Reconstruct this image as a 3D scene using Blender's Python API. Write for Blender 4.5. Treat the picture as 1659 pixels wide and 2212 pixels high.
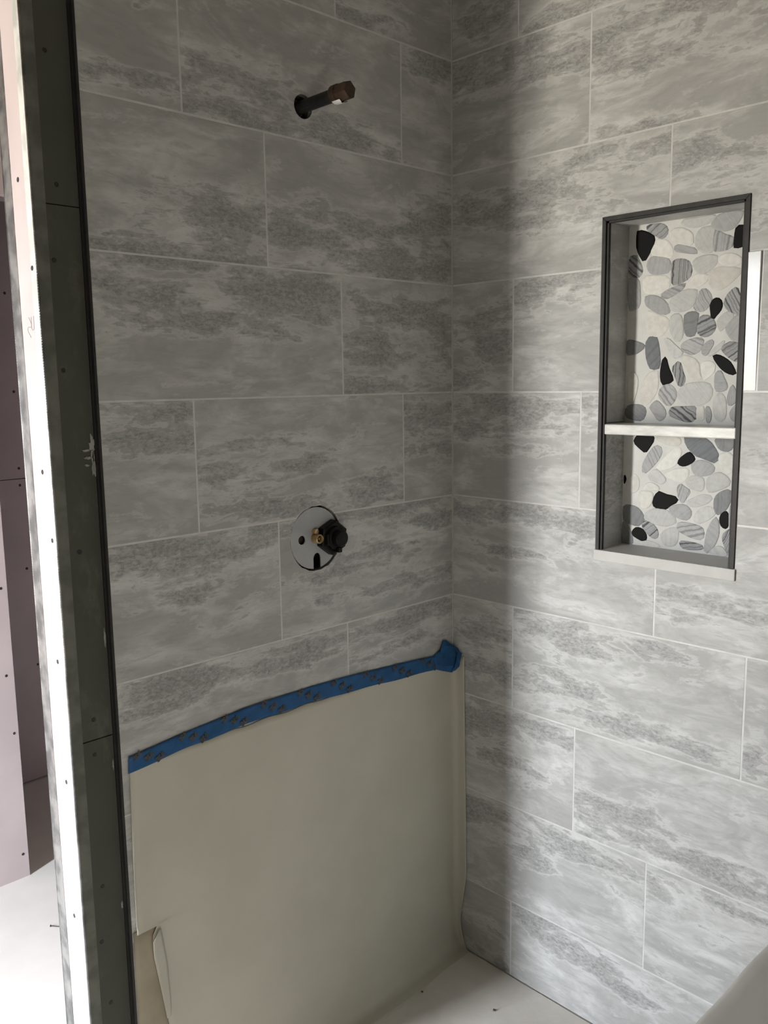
import bpy, bmesh, math, random
from mathutils import Vector, Matrix

# ------------------------------------------------------------------ camera, light, exposure
for o in list(bpy.data.objects):
    bpy.data.objects.remove(o, do_unlink=True)
scene = bpy.context.scene
COL = scene.collection

cam_data = bpy.data.cameras.new('camera')
cam_data.sensor_fit = 'VERTICAL'
cam_data.sensor_height = 36.0
cam_data.sensor_width = 27.0
cam_data.lens = 30.507
cam_data.clip_start = 0.02
cam = bpy.data.objects.new('camera', cam_data)
COL.objects.link(cam)
_R = Vector((0.71459215, -0.69939826, -0.01414678))
_U = Vector((0.11369295, 0.09616128, 0.98885131))
_F = Vector((0.69024052, 0.70823378, -0.14823275))
m = Matrix.Identity(4)
for i in range(3):
    m[i][0] = _R[i]; m[i][1] = _U[i]; m[i][2] = -_F[i]
m.translation = (-1.64464, -1.43603, 1.52320)
cam.matrix_world = m
scene.camera = cam

scene.view_settings.view_transform = 'Standard'
scene.view_settings.look = 'None'
scene.view_settings.gamma = 1.0
scene.view_settings.use_curve_mapping = False
scene.view_settings.exposure = 0.35
scene.cycles.max_bounces = 5
scene.cycles.diffuse_bounces = 4
scene.cycles.adaptive_threshold = 0.045
scene.cycles.caustics_reflective = False
scene.cycles.caustics_refractive = False
scene.cycles.glossy_bounces = 2

world = bpy.data.worlds.new('world')
scene.world = world
world.use_nodes = True
SKY, GROUND = 69.0, 40.0          # overcast sky above the horizon, duller warm ground below it
_wt = world.node_tree
_tc = _wt.nodes.new('ShaderNodeTexCoord')
_sp = _wt.nodes.new('ShaderNodeSeparateXYZ')
_mr = _wt.nodes.new('ShaderNodeMapRange')
_mr.inputs[1].default_value = -0.06
_mr.inputs[2].default_value = 0.10
_mx = _wt.nodes.new('ShaderNodeMix')
_mx.data_type = 'RGBA'
_mx.inputs[6].default_value = (GROUND, GROUND * 0.93, GROUND * 0.80, 1)
_mx.inputs[7].default_value = (SKY * 0.94, SKY, SKY * 1.07, 1)
_wt.links.new(_tc.outputs['Generated'], _sp.inputs[0])
_wt.links.new(_sp.outputs[2], _mr.inputs[0])
_wt.links.new(_mr.outputs[0], _mx.inputs[0])
_wt.links.new(_mx.outputs[2], _wt.nodes['Background'].inputs[0])
_wt.nodes['Background'].inputs[1].default_value = 1.0


def area_light(name, loc, direction, sx, sy, power, color):
    ld = bpy.data.lights.new(name, 'AREA')
    ld.shape = 'RECTANGLE'
    ld.size = sx
    ld.size_y = sy
    ld.energy = power
    ld.color = color
    lo = bpy.data.objects.new(name, ld)
    COL.objects.link(lo)
    lo.location = loc
    lo.rotation_euler = Vector(direction).to_track_quat('-Z', 'Y').to_euler()
    return lo


WX = -2.65                       # room side of the window wall
WIN = (0.29, 0.54, 0.12, 2.00)   # window opening: y0, y1, z0, z1
portal = area_light('window_portal', (WX - 0.10, (WIN[0] + WIN[1]) / 2, (WIN[2] + WIN[3]) / 2), (1, 0, 0),
                    WIN[1] - WIN[0], WIN[3] - WIN[2], 1.0, (1, 1, 1))
portal.data.cycles.is_portal = True      # only guides the sampling of the sky seen through the window
area_light('fill_light', (-1.98, -2.45, 0.52), (0, 1, 0), 1.1, 0.95, 12.5, (1.0, 0.965, 0.85))  # added fill lamp, brightens the shaded left wall and corner

rnd = random.Random(7)
Z3 = 1.4954        # height of the fourth horizontal joint
MOD = 0.257        # row module
TL = 0.5675        # tile length with joint
J = 0.0034          # joint width
CEIL = 2.6


# ------------------------------------------------------------------ node helpers / materials
class NT:
    def __init__(self, name):
        self.m = bpy.data.materials.new(name)
        self.m.use_nodes = True
        self.t = self.m.node_tree
        self.b = self.t.nodes['Principled BSDF']

    def n(self, typ, **kw):
        nd = self.t.nodes.new(typ)
        for k, v in kw.items():
            setattr(nd, k, v)
        return nd

    def l(self, a, b):
        self.t.links.new(a, b)

    def val(self, x, sock):
        if isinstance(x, (int, float)):
            sock.default_value = x
        elif isinstance(x, (tuple, list)):
            sock.default_value = x
        else:
            self.l(x, sock)

    def math(self, op, a, b=0.0, c=0.0, clamp=False):
        nd = self.n('ShaderNodeMath', operation=op, use_clamp=clamp)
        self.val(a, nd.inputs[0]); self.val(b, nd.inputs[1]); self.val(c, nd.inputs[2])
        return nd.outputs[0]

    def vmath(self, op, a, b=(0, 0, 0)):
        nd = self.n('ShaderNodeVectorMath', operation=op)
        self.val(a, nd.inputs[0]); self.val(b, nd.inputs[1])
        return nd.outputs[0] if op not in ('LENGTH', 'DOT_PRODUCT') else nd.outputs[1]

    def noise(self, vec, scale, detail=3.0, rough=0.5, dist=0.0):
        nd = self.n('ShaderNodeTexNoise')
        self.val(vec, nd.inputs['Vector'])
        nd.inputs['Scale'].default_value = scale
        nd.inputs['Detail'].default_value = detail
        nd.inputs['Roughness'].default_value = rough
        nd.inputs['Distortion'].default_value = dist
        return nd.outputs[0]

    def rng(self, v, a, b, c=0.0, d=1.0, smooth=True):
        nd = self.n('ShaderNodeMapRange', interpolation_type='SMOOTHSTEP' if smooth else 'LINEAR')
        self.val(v, nd.inputs[0])
        for i, x in enumerate((a, b, c, d)):
            self.val(x, nd.inputs[i + 1])
        return nd.outputs[0]

    def mix(self, f, a, b, blend='MIX'):
        nd = self.n('ShaderNodeMix', data_type='RGBA', blend_type=blend)
        self.val(f, nd.inputs[0])
        self.val(a, nd.inputs[6]); self.val(b, nd.inputs[7])
        return nd.outputs[2]

    def bump(self, h, strength, dist=0.001):
        nd = self.n('ShaderNodeBump')
        nd.inputs['Strength'].default_value = strength
        nd.inputs['Distance'].default_value = dist
        self.l(h, nd.inputs['Height'])
        self.l(nd.outputs[0], self.b.inputs['Normal'])

    def obj(self):
        return self.n('ShaderNodeTexCoord').outputs['Object']

    def set(self, col=None, rough=None, metal=None, spec=None):
        for k, v in (('Base Color', col), ('Roughness', rough), ('Metallic', metal), ('Specular IOR Level', spec)):
            if v is not None:
                self.val(v, self.b.inputs[k])
        return self.m


def g(v, w=0.0):
    return (v * (1 + w), v, v * (1 - w), 1)


def mat_stone():
    t = NT('stone_tile')
    co = t.obj()
    info = t.n('ShaderNodeObjectInfo')
    comb = t.n('ShaderNodeCombineXYZ')
    t.l(t.math('MULTIPLY', info.outputs['Random'], 37.0), comb.inputs[0])
    t.l(t.math('MULTIPLY', info.outputs['Random'], 91.0), comb.inputs[2])
    pv = t.vmath('ADD', co, comb.outputs[0])
    ps = t.vmath('MULTIPLY', pv, (1.0, 1.0, 2.6))          # layered stone runs along the tile
    # ragged edge of the dark beds
    warp = t.noise(ps, 6.0, 5.0, 0.64, 0.5)
    warp2 = t.noise(t.vmath('MULTIPLY', pv, (1.0, 1.0, 1.5)), 30.0, 3.0, 0.68, 0.6)
    w = t.math('ADD', t.math('MULTIPLY', t.math('SUBTRACT', warp, 0.5), 4.4),
               t.math('MULTIPLY', t.math('SUBTRACT', warp2, 0.5), 1.25))
    field = -0.85
    for i in range(6):
        at = t.n('ShaderNodeAttribute', attribute_type='OBJECT', attribute_name='bed%d' % i)
        ar = t.n('ShaderNodeAttribute', attribute_type='OBJECT', attribute_name='bedsize%d' % i)
        d = t.vmath('MULTIPLY', t.vmath('SUBTRACT', co, at.outputs['Vector']), ar.outputs['Vector'])
        f = t.math('MULTIPLY', t.math('SUBTRACT', 1.05, t.vmath('LENGTH', d)), 0.75)
        field = t.math('MAXIMUM', field, f)
    lev = t.math('ADD', t.math('MINIMUM', field, 0.45), w)
    layer = t.noise(t.vmath('MULTIPLY', t.vmath('ADD', pv, (0.9, 0, 4.1)), (1.0, 1.0, 4.5)), 16.0, 5.0, 0.70, 0.7)
    lev = t.math('ADD', lev, t.math('MULTIPLY', t.math('SUBTRACT', layer, 0.5), 2.0))
    dark = t.rng(lev, -0.08, 0.55)
    core = t.rng(lev, 0.45, 1.15)
    rim = t.math('MULTIPLY', t.rng(lev, -0.62, -0.20), t.rng(lev, 0.02, -0.12))
    crust = t.math('MULTIPLY', t.rng(lev, -0.10, 0.02), t.rng(lev, 0.22, 0.06))
    # pale beds and long soft streaks
    pn = t.noise(t.vmath('ADD', ps, (5.1, 0, 2.3)), 4.8, 4.0, 0.66, 0.6)
    pale = t.rng(pn, 0.54, 0.72)
    cloud = t.rng(pn, 0.40, 0.60)
    streak = t.rng(layer, 0.47, 0.64)
    fine = t.noise(t.vmath('MULTIPLY', pv, (1, 1, 1.9)), 85.0, 4.0, 0.78, 0.4)
    speck = t.rng(fine, 0.60, 0.72)
    pit = t.rng(fine, 0.42, 0.30)
    base = t.mix(cloud, (0.375, 0.372, 0.363, 1), (0.480, 0.478, 0.468, 1))
    base = t.mix(t.math('MULTIPLY', pale, 0.85), base, (0.625, 0.625, 0.617, 1))
    base = t.mix(t.math('MULTIPLY', streak, 0.5), base, (0.320, 0.318, 0.311, 1))
    base = t.mix(t.math('MULTIPLY', rim, 0.42), base, (0.64, 0.64, 0.632, 1))
    dk = t.mix(t.rng(fine, 0.36, 0.64), (0.205, 0.204, 0.200, 1), (0.425, 0.423, 0.415, 1))
    dk = t.mix(t.math('MULTIPLY', core, 0.35), dk, (0.19, 0.19, 0.188, 1))
    dk = t.mix(t.math('MULTIPLY', crust, 0.35), dk, (0.20, 0.20, 0.198, 1))
    dk = t.mix(t.math('MULTIPLY', pit, 0.6), dk, (0.13, 0.13, 0.128, 1))
    dk = t.mix(t.math('MULTIPLY', speck, 0.6), dk, (0.60, 0.60, 0.59, 1))
    c = t.mix(t.math('MULTIPLY', dark, 0.74), base, dk)
    t.set(col=c, spec=0.35)
    t.val(t.rng(fine, 0.3, 0.7, 0.34, 0.48), t.b.inputs['Roughness'])
    h = t.math('MULTIPLY', fine, t.math('ADD', t.math('MULTIPLY', t.math('MAXIMUM', field, -0.4), 0.9), 0.65))
    t.bump(h, 0.6, 0.0014)
    return t.m


def mat_noise(name, c1, c2, scale=6.0, rough=0.7, bump=0.1, bscale=120.0, metal=0.0, spec=0.5, dist=0.0006, stretch=(1, 1, 1)):
    t = NT(name)
    co = t.vmath('MULTIPLY', t.obj(), stretch)
    f = t.rng(t.noise(co, scale, 4.0, 0.6), 0.3, 0.7)
    t.set(col=t.mix(f, c1, c2), rough=rough, metal=metal, spec=spec)
    if bump:
        t.bump(t.noise(co, bscale, 3.0, 0.6), bump, dist)
    return t.m


def mat_pebble():
    t = NT('sliced_pebble')
    info = t.n('ShaderNodeObjectInfo')
    co = t.obj()
    ang = t.n('ShaderNodeAttribute', attribute_type='OBJECT', attribute_name='stripe')   # direction across the veins
    r = info.outputs['Random']
    comb = t.n('ShaderNodeCombineXYZ')
    t.l(t.math('MULTIPLY', r, 13.0), comb.inputs[0]); t.l(t.math('MULTIPLY', r, 29.0), comb.inputs[2])
    pv = t.vmath('ADD', co, comb.outputs[0])
    wob = t.math('MULTIPLY', t.math('SUBTRACT', t.noise(pv, 60.0, 3.0), 0.5), 0.008)
    u = t.math('ADD', t.vmath('DOT_PRODUCT', pv, ang.outputs['Vector']), wob)
    cu = t.n('ShaderNodeCombineXYZ')
    t.l(u, cu.inputs[0])
    band = t.rng(t.noise(cu.outputs[0], 170.0, 2.0, 0.6), 0.47, 0.60)
    al = t.n('ShaderNodeAttribute', attribute_type='OBJECT', attribute_name='veins')
    base = info.outputs['Color']
    mott = t.rng(t.noise(pv, 90.0, 4.0, 0.6), 0.3, 0.7, 0.93, 1.06)
    bc = t.vmath('MULTIPLY', base, (1, 1, 1))
    sc = t.n('ShaderNodeVectorMath', operation='SCALE')
    t.l(bc, sc.inputs[0]); t.l(mott, sc.inputs['Scale'])
    c = t.mix(t.math('MULTIPLY', band, al.outputs['Fac']), sc.outputs[0], (0.055, 0.055, 0.058, 1))
    t.set(col=c, rough=0.6, spec=0.12)
    t.bump(t.noise(pv, 260.0, 3.0, 0.6), 0.12, 0.0006)
    return t.m


def mat_bead(name):
    t = NT(name)
    co = t.obj()
    sep = t.n('ShaderNodeSeparateXYZ')
    t.l(co, sep.inputs[0])
    a = t.math('SINE', t.math('MULTIPLY', sep.outputs[2], 1400.0))
    b = t.math('SINE', t.math('MULTIPLY', t.math('ADD', sep.outputs[0], sep.outputs[1]), 2600.0))
    k = t.math('MULTIPLY', a, b)
    nz = t.noise(co, 25.0, 3.0)
    t.set(col=t.mix(t.rng(nz, 0.35, 0.65), (0.16, 0.163, 0.165, 1), (0.36, 0.36, 0.355, 1)), rough=0.40, metal=0.9)
    t.bump(t.math('ADD', k, t.math('MULTIPLY', nz, 2.0)), 0.35, 0.0006)
    return t.m


def mat_board():
    t = NT('green_board')
    co = t.obj()
    n1 = t.noise(co, 5.0, 4.0, 0.6)
    dust = t.rng(t.noise(t.vmath('MULTIPLY', co, (1, 1, 0.5)), 14.0, 6.0, 0.7), 0.52, 0.75)
    c = t.mix(n1, (0.060, 0.063, 0.052, 1), (0.085, 0.087, 0.074, 1))
    c = t.mix(t.math('MULTIPLY', dust, 0.35), c, (0.20, 0.195, 0.17, 1))
    t.set(col=c, rough=0.8, spec=0.25)
    t.bump(t.noise(co, 300.0, 2.0), 0.15, 0.0005)
    return t.m


M = {}
M['stone'] = mat_stone()
M['pebble'] = mat_pebble()
M['bead'] = mat_bead('galvanised_bead')
M['board'] = mat_board()
M['beadlit'] = mat_bead('lit_bead')  # window glare on this flange is put into the pale colour
_b = M['beadlit'].node_tree.nodes['Principled BSDF']
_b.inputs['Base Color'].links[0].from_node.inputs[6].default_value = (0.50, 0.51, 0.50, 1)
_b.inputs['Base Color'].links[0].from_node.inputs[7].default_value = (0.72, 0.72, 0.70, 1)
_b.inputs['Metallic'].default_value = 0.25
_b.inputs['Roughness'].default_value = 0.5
M['beadshade'] = mat_bead('shaded_mesh_bead')  # mesh flange, with its shade put into the darker colour
_b = M['beadshade'].node_tree.nodes['Principled BSDF']
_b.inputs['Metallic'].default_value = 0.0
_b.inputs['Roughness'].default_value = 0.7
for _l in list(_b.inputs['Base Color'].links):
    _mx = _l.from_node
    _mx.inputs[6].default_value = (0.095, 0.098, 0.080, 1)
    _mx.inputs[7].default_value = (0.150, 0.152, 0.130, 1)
M['grout'] = mat_noise('grout', (0.54, 0.535, 0.52, 1), (0.62, 0.615, 0.60, 1), 30, 0.35, 0.25, 250)
M['pebble_grout'] = mat_noise('pebble_grout', (0.58, 0.575, 0.55, 1), (0.65, 0.645, 0.62, 1), 20, 0.7, 0.25, 300)
M['pink'] = mat_noise('pink_drywall', (0.47, 0.405, 0.415, 1), (0.53, 0.455, 0.465, 1), 4, 0.8, 0.05, 300, spec=0.25)
M['plaster'] = mat_noise('raw_grey_board', (0.20, 0.19, 0.165, 1), (0.24, 0.23, 0.20, 1), 3, 0.85, 0.05, 200, spec=0.2)
M['trim'] = mat_noise('dark_anodised_trim', (0.030, 0.029, 0.028, 1), (0.040, 0.039, 0.037, 1), 40, 0.5, 0.05, 500, metal=0.2, spec=0.3)
M['trimdeep'] = mat_noise('black_gap_shade', (0.012, 0.012, 0.012, 1), (0.018, 0.018, 0.018, 1), 40, 0.6, 0.0)  # black carries the shade of the gaps beside the trims
M['sill'] = mat_noise('honed_sill', (0.50, 0.49, 0.47, 1), (0.56, 0.55, 0.53, 1), 14, 0.5, 0.08, 200)
M['shelf'] = mat_noise('polished_shelf', (0.52, 0.51, 0.48, 1), (0.74, 0.73, 0.70, 1), 16, 0.3, 0.05, 120, stretch=(1, 1, 4))
M['paper'] = mat_noise('masking_paper', (0.49, 0.47, 0.40, 1), (0.53, 0.51, 0.435, 1), 5, 0.75, 0.12, 35, spec=0.25, dist=0.002)
M['kraft'] = mat_noise('kraft_paper', (0.33, 0.285, 0.215, 1), (0.41, 0.355, 0.275, 1), 7, 0.85, 0.15, 30, spec=0.2, dist=0.002)
M['floorpaper'] = mat_noise('dusty_floor_paper', (0.60, 0.565, 0.52, 1), (0.68, 0.645, 0.60, 1), 6, 0.8, 0.2, 60, spec=0.2, dist=0.002)
M['benchpaper'] = mat_noise('bench_paper', (0.50, 0.47, 0.43, 1), (0.55, 0.52, 0.48, 1), 4, 0.8, 0.1, 40, spec=0.2, dist=0.002)
M['tape'] = mat_noise('blue_tape', (0.010, 0.070, 0.185, 1), (0.015, 0.090, 0.235, 1), 30, 0.6, 0.25, 160, spec=0.35, dist=0.0012)
M['print'] = mat_noise('tape_print', (0.050, 0.048, 0.050, 1), (0.075, 0.068, 0.066, 1), 80, 0.65, 0.0)
M['iron'] = mat_noise('black_iron', (0.022, 0.022, 0.022, 1), (0.045, 0.043, 0.042, 1), 40, 0.5, 0.2, 200, metal=0.4)
M['plug'] = mat_noise('rusty_plug', (0.034, 0.020, 0.012, 1), (0.062, 0.036, 0.021, 1), 60, 0.5, 0.2, 200, metal=0.4)
M['brass'] = mat_noise('brass', (0.50, 0.35, 0.17, 1), (0.58, 0.42, 0.22, 1), 60, 0.35, 0.0, metal=0.7)
M['plate'] = mat_noise('grey_plate', (0.36, 0.365, 0.375, 1), (0.43, 0.435, 0.44, 1), 18, 0.6, 0.06, 120)
M['blackplastic'] = mat_noise('black_plastic', (0.004, 0.004, 0.004, 1), (0.007, 0.007, 0.007, 1), 60, 0.42, 0.05, 300, spec=0.2)
M['cavity'] = mat_noise('dark_cavity', (0.02, 0.018, 0.015, 1), (0.03, 0.027, 0.022, 1), 20, 0.9, 0.0)
M['ptfe'] = mat_noise('white_thread_tape', (0.72, 0.70, 0.68, 1), (0.80, 0.78, 0.76, 1), 60, 0.6, 0.2, 300)
M['screw'] = mat_noise('screw_black', (0.02, 0.02, 0.02, 1), (0.035, 0.033, 0.03, 1), 60, 0.5, 0.0, metal=0.3)
M['mortar'] = mat_noise('white_mortar', (0.24, 0.24, 0.225, 1), (0.38, 0.38, 0.36, 1), 60, 0.85, 0.4, 150)
M['floor'] = mat_noise('dusty_subfloor', (0.78, 0.755, 0.72, 1), (0.86, 0.835, 0.80, 1), 3, 0.85, 0.1, 60, spec=0.2)
M['ceiling'] = mat_noise('raw_ceiling', (0.20, 0.17, 0.13, 1), (0.26, 0.22, 0.17, 1), 3, 0.9, 0.0, spec=0.1)
M['frame'] = mat_noise('white_frame', (0.75, 0.75, 0.74, 1), (0.8, 0.8, 0.79, 1), 5, 0.4, 0.0)
M['pencil'] = mat_noise('pencil', (0.25, 0.22, 0.22, 1), (0.3, 0.27, 0.27, 1), 60, 0.8, 0.0)
M['speck'] = mat_noise('dark_debris', (0.05, 0.045, 0.04, 1), (0.09, 0.08, 0.07, 1), 60, 0.9, 0.0)


# ------------------------------------------------------------------ mesh helpers
def obj(name, bm, mat, parent=None, smooth=False, loc=None, rotz=0.0):
    me = bpy.data.meshes.new(name)
    bmesh.ops.recalc_face_normals(bm, faces=bm.faces[:])
    bm.to_mesh(me)
    bm.free()
    if smooth:
        for p in me.polygons:
            p.use_smooth = True
    me.materials.append(M[mat])
    o = bpy.data.objects.new(name, me)
    COL.objects.link(o)
    if loc is not None:
        o.location = loc
        o.rotation_euler = (0, 0, rotz)
    if parent is not None:
        o.parent = parent
    return o


def tag(o, label, cat, group=None):
    o['label'] = label
    o['category'] = cat
    if group:
        o['group'] = group
    return o


def struct(o):
    o['kind'] = 'structure'
    return o


def empty(name, loc=(0, 0, 0)):
    o = bpy.data.objects.new(name, None)
    o.empty_display_size = 0.05
    COL.objects.link(o)
    o.location = loc
    return o


def box(bm, x0, x1, y0, y1, z0, z1):
    v = [bm.verts.new(c) for c in ((x0, y0, z0), (x1, y0, z0), (x1, y1, z0), (x0, y1, z0),
                                   (x0, y0, z1), (x1, y0, z1), (x1, y1, z1), (x0, y1, z1))]
    for f in ((0, 3, 2, 1), (4, 5, 6, 7), (0, 1, 5, 4), (1, 2, 6, 5), (2, 3, 7, 6), (3, 0, 4, 7)):
        bm.faces.new([v[i] for i in f])
    return v


def boxes(*bs):
    bm = bmesh.new()
    for b in bs:
        box(bm, *b)
    return bm


def bevelled(bm, w, seg=2):
    bmesh.ops.bevel(bm, geom=bm.edges[:], offset=w, segments=seg, profile=0.5, affect='EDGES')
    return bm


def prism(bm, pts, axis, a, b):
    """extrude a polygon; axis 'x': pts are (y,z); 'y': (x,z); 'z': (x,y)"""
    def mk(p, h):
        return {'x': (h, p[0], p[1]), 'y': (p[0], h, p[1]), 'z': (p[0], p[1], h)}[axis]
    lo = [bm.verts.new(mk(p, a)) for p in pts]
    hi = [bm.verts.new(mk(p, b)) for p in pts]
    n = len(pts)
    bm.faces.new(lo)
    bm.faces.new(hi[::-1])
    for i in range(n):
        bm.faces.new((lo[i], hi[i], hi[(i + 1) % n], lo[(i + 1) % n]))


def lathe_y(bm, prof, cx, cz, n=20, rot=0.0):
    """revolve (y, radius) profile about an axis parallel to y"""
    rings = []
    for y, r in prof:
        if r < 1e-6:
            rings.append([bm.verts.new((cx, y, cz))])
        else:
            rings.append([bm.verts.new((cx + r * math.cos(rot + 2 * math.pi * i / n), y, cz + r * math.sin(rot + 2 * math.pi * i / n)))
                          for i in range(n)])
    for A, B in zip(rings, rings[1:]):
        for i in range(n):
            j = (i + 1) % n
            if len(A) == 1 and len(B) == 1:
                continue
            if len(A) == 1:
                bm.faces.new((A[0], B[i], B[j]))
            elif len(B) == 1:
                bm.faces.new((A[i], A[j], B[0]))
            else:
                bm.faces.new((A[i], A[j], B[j], B[i]))


def boolean(o, cutters):
    """cut real holes, then bake the result so no helper object stays in the scene"""
    tmp = []
    for bm in cutters:
        c = obj('cutter', bm.copy(), 'grout')
        md = o.modifiers.new('cut', 'BOOLEAN')
        md.operation = 'DIFFERENCE'
        md.solver = 'EXACT'
        md.object = c
        tmp.append(c)
    bpy.context.view_layer.update()
    dg = bpy.context.evaluated_depsgraph_get()
    me = bpy.data.meshes.new_from_object(o.evaluated_get(dg))
    o.modifiers.clear()
    old = o.data
    me.name = old.name
    o.data = me
    for c in tmp:
        cm = c.data
        bpy.data.objects.remove(c, do_unlink=True)
        bpy.data.meshes.remove(cm)
    bpy.data.meshes.remove(old)


_screw = {}


def screw(parent, p, axis, r=0.0036):
    """a dark screw head sitting in its dimple"""
    if axis not in _screw:
        bm = bmesh.new()
        lathe_y(bm, [(0.0, 0.0040), (-0.0006, 0.0036), (-0.0004, 0.0015), (0.0001, 0.0)], 0, 0, 8)
        me = bpy.data.meshes.new('screw_head')
        bm.to_mesh(me); bm.free()
        me.materials.append(M['screw'])
        _screw[axis] = me
    o = bpy.data.objects.new('screw_head', _screw[axis])
    COL.objects.link(o)
    o.location = p
    o.rotation_euler = (0, 0, 0 if axis == 'y' else -math.pi / 2)
    s = r / 0.0036
    o.scale = (s * (0.9 + 0.2 * rnd.random()), 1, s)
    o.parent = parent


def tile_mesh(w, h, th=0.009, bev=0.0006):
    bm = bmesh.new()
    a, b = w / 2, h / 2
    R0 = [bm.verts.new((sx * a, th, sz * b)) for sx, sz in ((-1, -1), (1, -1), (1, 1), (-1, 1))]
    R1 = [bm.verts.new((sx * a, bev, sz * b)) for sx, sz in ((-1, -1), (1, -1), (1, 1), (-1, 1))]
    R2 = [bm.verts.new((sx * (a - bev), 0, sz * (b - bev))) for sx, sz in ((-1, -1), (1, -1), (1, 1), (-1, 1))]
    bm.faces.new(R0)
    bm.faces.new(R2)
    for A, B in ((R0, R1), (R1, R2)):
        for i in range(4):
            bm.faces.new((A[i], A[(i + 1) % 4], B[(i + 1) % 4], B[i]))
    return bm


def place_tile(wall, parent, s0, s1, z0, z1, beds, name='tile'):
    """one wall tile between s0..s1 along the wall and z0..z1; beds are its dark stone layers"""
    w, h = s1 - s0, z1 - z0
    cs, cz = (s0 + s1) / 2, (z0 + z1) / 2
    lip = rnd.uniform(-0.0002, 0.0003)
    if wall == 'A':
        o = obj(name, tile_mesh(w, h), 'stone', parent, loc=(cs, lip, cz))
    else:
        o = obj(name, tile_mesh(w, h), 'stone', parent, loc=(lip, -cs, cz), rotz=-math.pi / 2)
    mine = [q for q in beds if s0 <= q[0] <= s1][:6]
    for i in range(6):
        if i < len(mine):
            q = mine[i]
            o['bed%d' % i] = [q[0] - cs, 0.0, q[1] - cz]
            o['bedsize%d' % i] = [1.0 / q[2], 0.0, 1.0 / q[3]]
        else:
            o['bed%d' % i] = [9.0, 0.0, 9.0]
            o['bedsize%d' % i] = [1.0, 0.0, 1.0]
    return o


def read_beds(txt):
    d = {}
    for tok in txt.split():
        r, s, z, rs, rz = [int(v) for v in tok.split(',')]
        d.setdefault(r, []).append((s / 1000, z / 1000, max(rs, 12) * 1.3 / 1000, max(rz, 8) * 0.95 / 1000))
    return d


# dark layers of the stone, as measured on each wall: row, along, height, half width, half height (mm)
BEDS_A = read_beds("""0,-661,2085,96,33 0,-500,2033,216,31 0,-325,2028,156,33 0,-632,2042,88,25 0,-83,2250,97,35 1,-663,1828,110,43 1,-777,1762,175,21 1,-472,1822,102,37 1,-290,1821,194,59 1,-79,1872,100,53 1,-204,1778,191,26 2,-890,1701,54,32 2,-801,1674,68,33 2,-714,1645,141,22 2,-537,1698,110,46 2,-709,1743,222,13 2,-129,1668,132,43 2,-280,1601,104,41 2,-297,1519,88,26 2,-48,1638,51,66 3,-831,1475,88,17 3,-825,1415,68,26 3,-766,1420,25,26 3,-665,1351,67,23 3,-554,1274,139,24 3,-288,1277,122,32 3,-596,1402,71,19 3,-489,1356,78,20 3,-99,1428,76,39 3,-67,1358,69,23 4,-798,1212,159,27 4,-695,1187,90,37 4,-877,1188,47,22 4,-783,1119,52,18 4,-649,1228,81,14 4,-318,1227,233,21 4,-102,1190,86,23 4,-291,1137,91,22 4,-406,1101,113,16 4,-217,1047,200,17 5,-792,954,164,32 5,-616,938,176,25 5,-865,918,80,18 5,-451,951,82,16 5,-171,946,171,23 5,-235,891,96,17 5,-104,968,69,12""")
BEDS_B = read_beds("""-1,88,2336,66,30 -1,313,2280,67,27 0,116,2240,103,49 0,291,2195,69,37 0,33,2220,42,30 0,435,2202,62,40 0,554,2219,110,25 0,458,2144,81,22 0,513,2010,78,18 1,144,1924,116,36 1,284,1922,71,39 1,409,1967,85,28 1,494,1969,60,22 1,273,1875,72,20 1,611,1947,55,34 1,702,1922,51,29 2,90,1667,83,32 2,119,1612,68,43 2,47,1526,72,28 2,275,1726,72,25 2,212,1701,38,31 2,359,1739,46,12 3,120,1448,109,33 3,189,1417,79,32 3,304,1461,60,21 3,203,1363,53,16 3,77,1403,71,22 3,388,1452,17,25 3,763,1380,26,17 4,106,1212,111,29 4,244,1214,89,27 4,370,1205,59,21 4,178,1117,81,14 4,647,1073,76,19 4,742,1062,53,14 4,618,1039,49,15 5,108,860,72,48 5,152,810,43,48 5,377,918,71,33 5,261,950,77,28 5,329,807,122,28 5,476,769,120,24 5,587,759,82,15 5,591,954,51,20 5,683,925,47,24 5,778,787,16,33 6,109,666,87,49 6,196,678,69,30 6,154,580,71,25 6,305,686,51,17 6,482,552,90,28 6,596,518,102,27 6,423,507,36,28 6,720,516,75,25 7,125,421,88,38 7,227,409,82,31 7,349,421,75,26 7,426,416,72,17 7,256,359,41,24 7,621,432,52,21 7,733,439,65,20 8,127,18,75,20 8,258,198,55,44 8,368,164,76,30 8,457,173,71,23 8,530,140,57,17""")


def more_beds(beds, s0, s1, z0, z1):
    """tiles nothing is known about get a few layers of their own"""
    if any(s0 <= q[0] <= s1 for q in beds):
        return beds
    out = list(beds)
    for _ in range(2):
        out.append((rnd.uniform(s0, s1), rnd.uniform(z0, z1), rnd.uniform(0.08, 0.2), rnd.uniform(0.015, 0.035)))
    return out


def row_z(r):
    return max(Z3 + (3 - r - 1) * MOD + J / 2, 0.005), min(Z3 + (3 - r) * MOD - J / 2, CEIL)


# ------------------------------------------------------------------ setting: floor, ceiling, outer walls
struct(obj('floor', boxes((WX - 0.1, 0.6, -3.1, 1.95, -0.06, 0.0)), 'floor'))
struct(obj('ceiling', boxes((WX - 0.1, 0.6, -3.1, 1.95, CEIL, CEIL + 0.05)), 'ceiling'))

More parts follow.
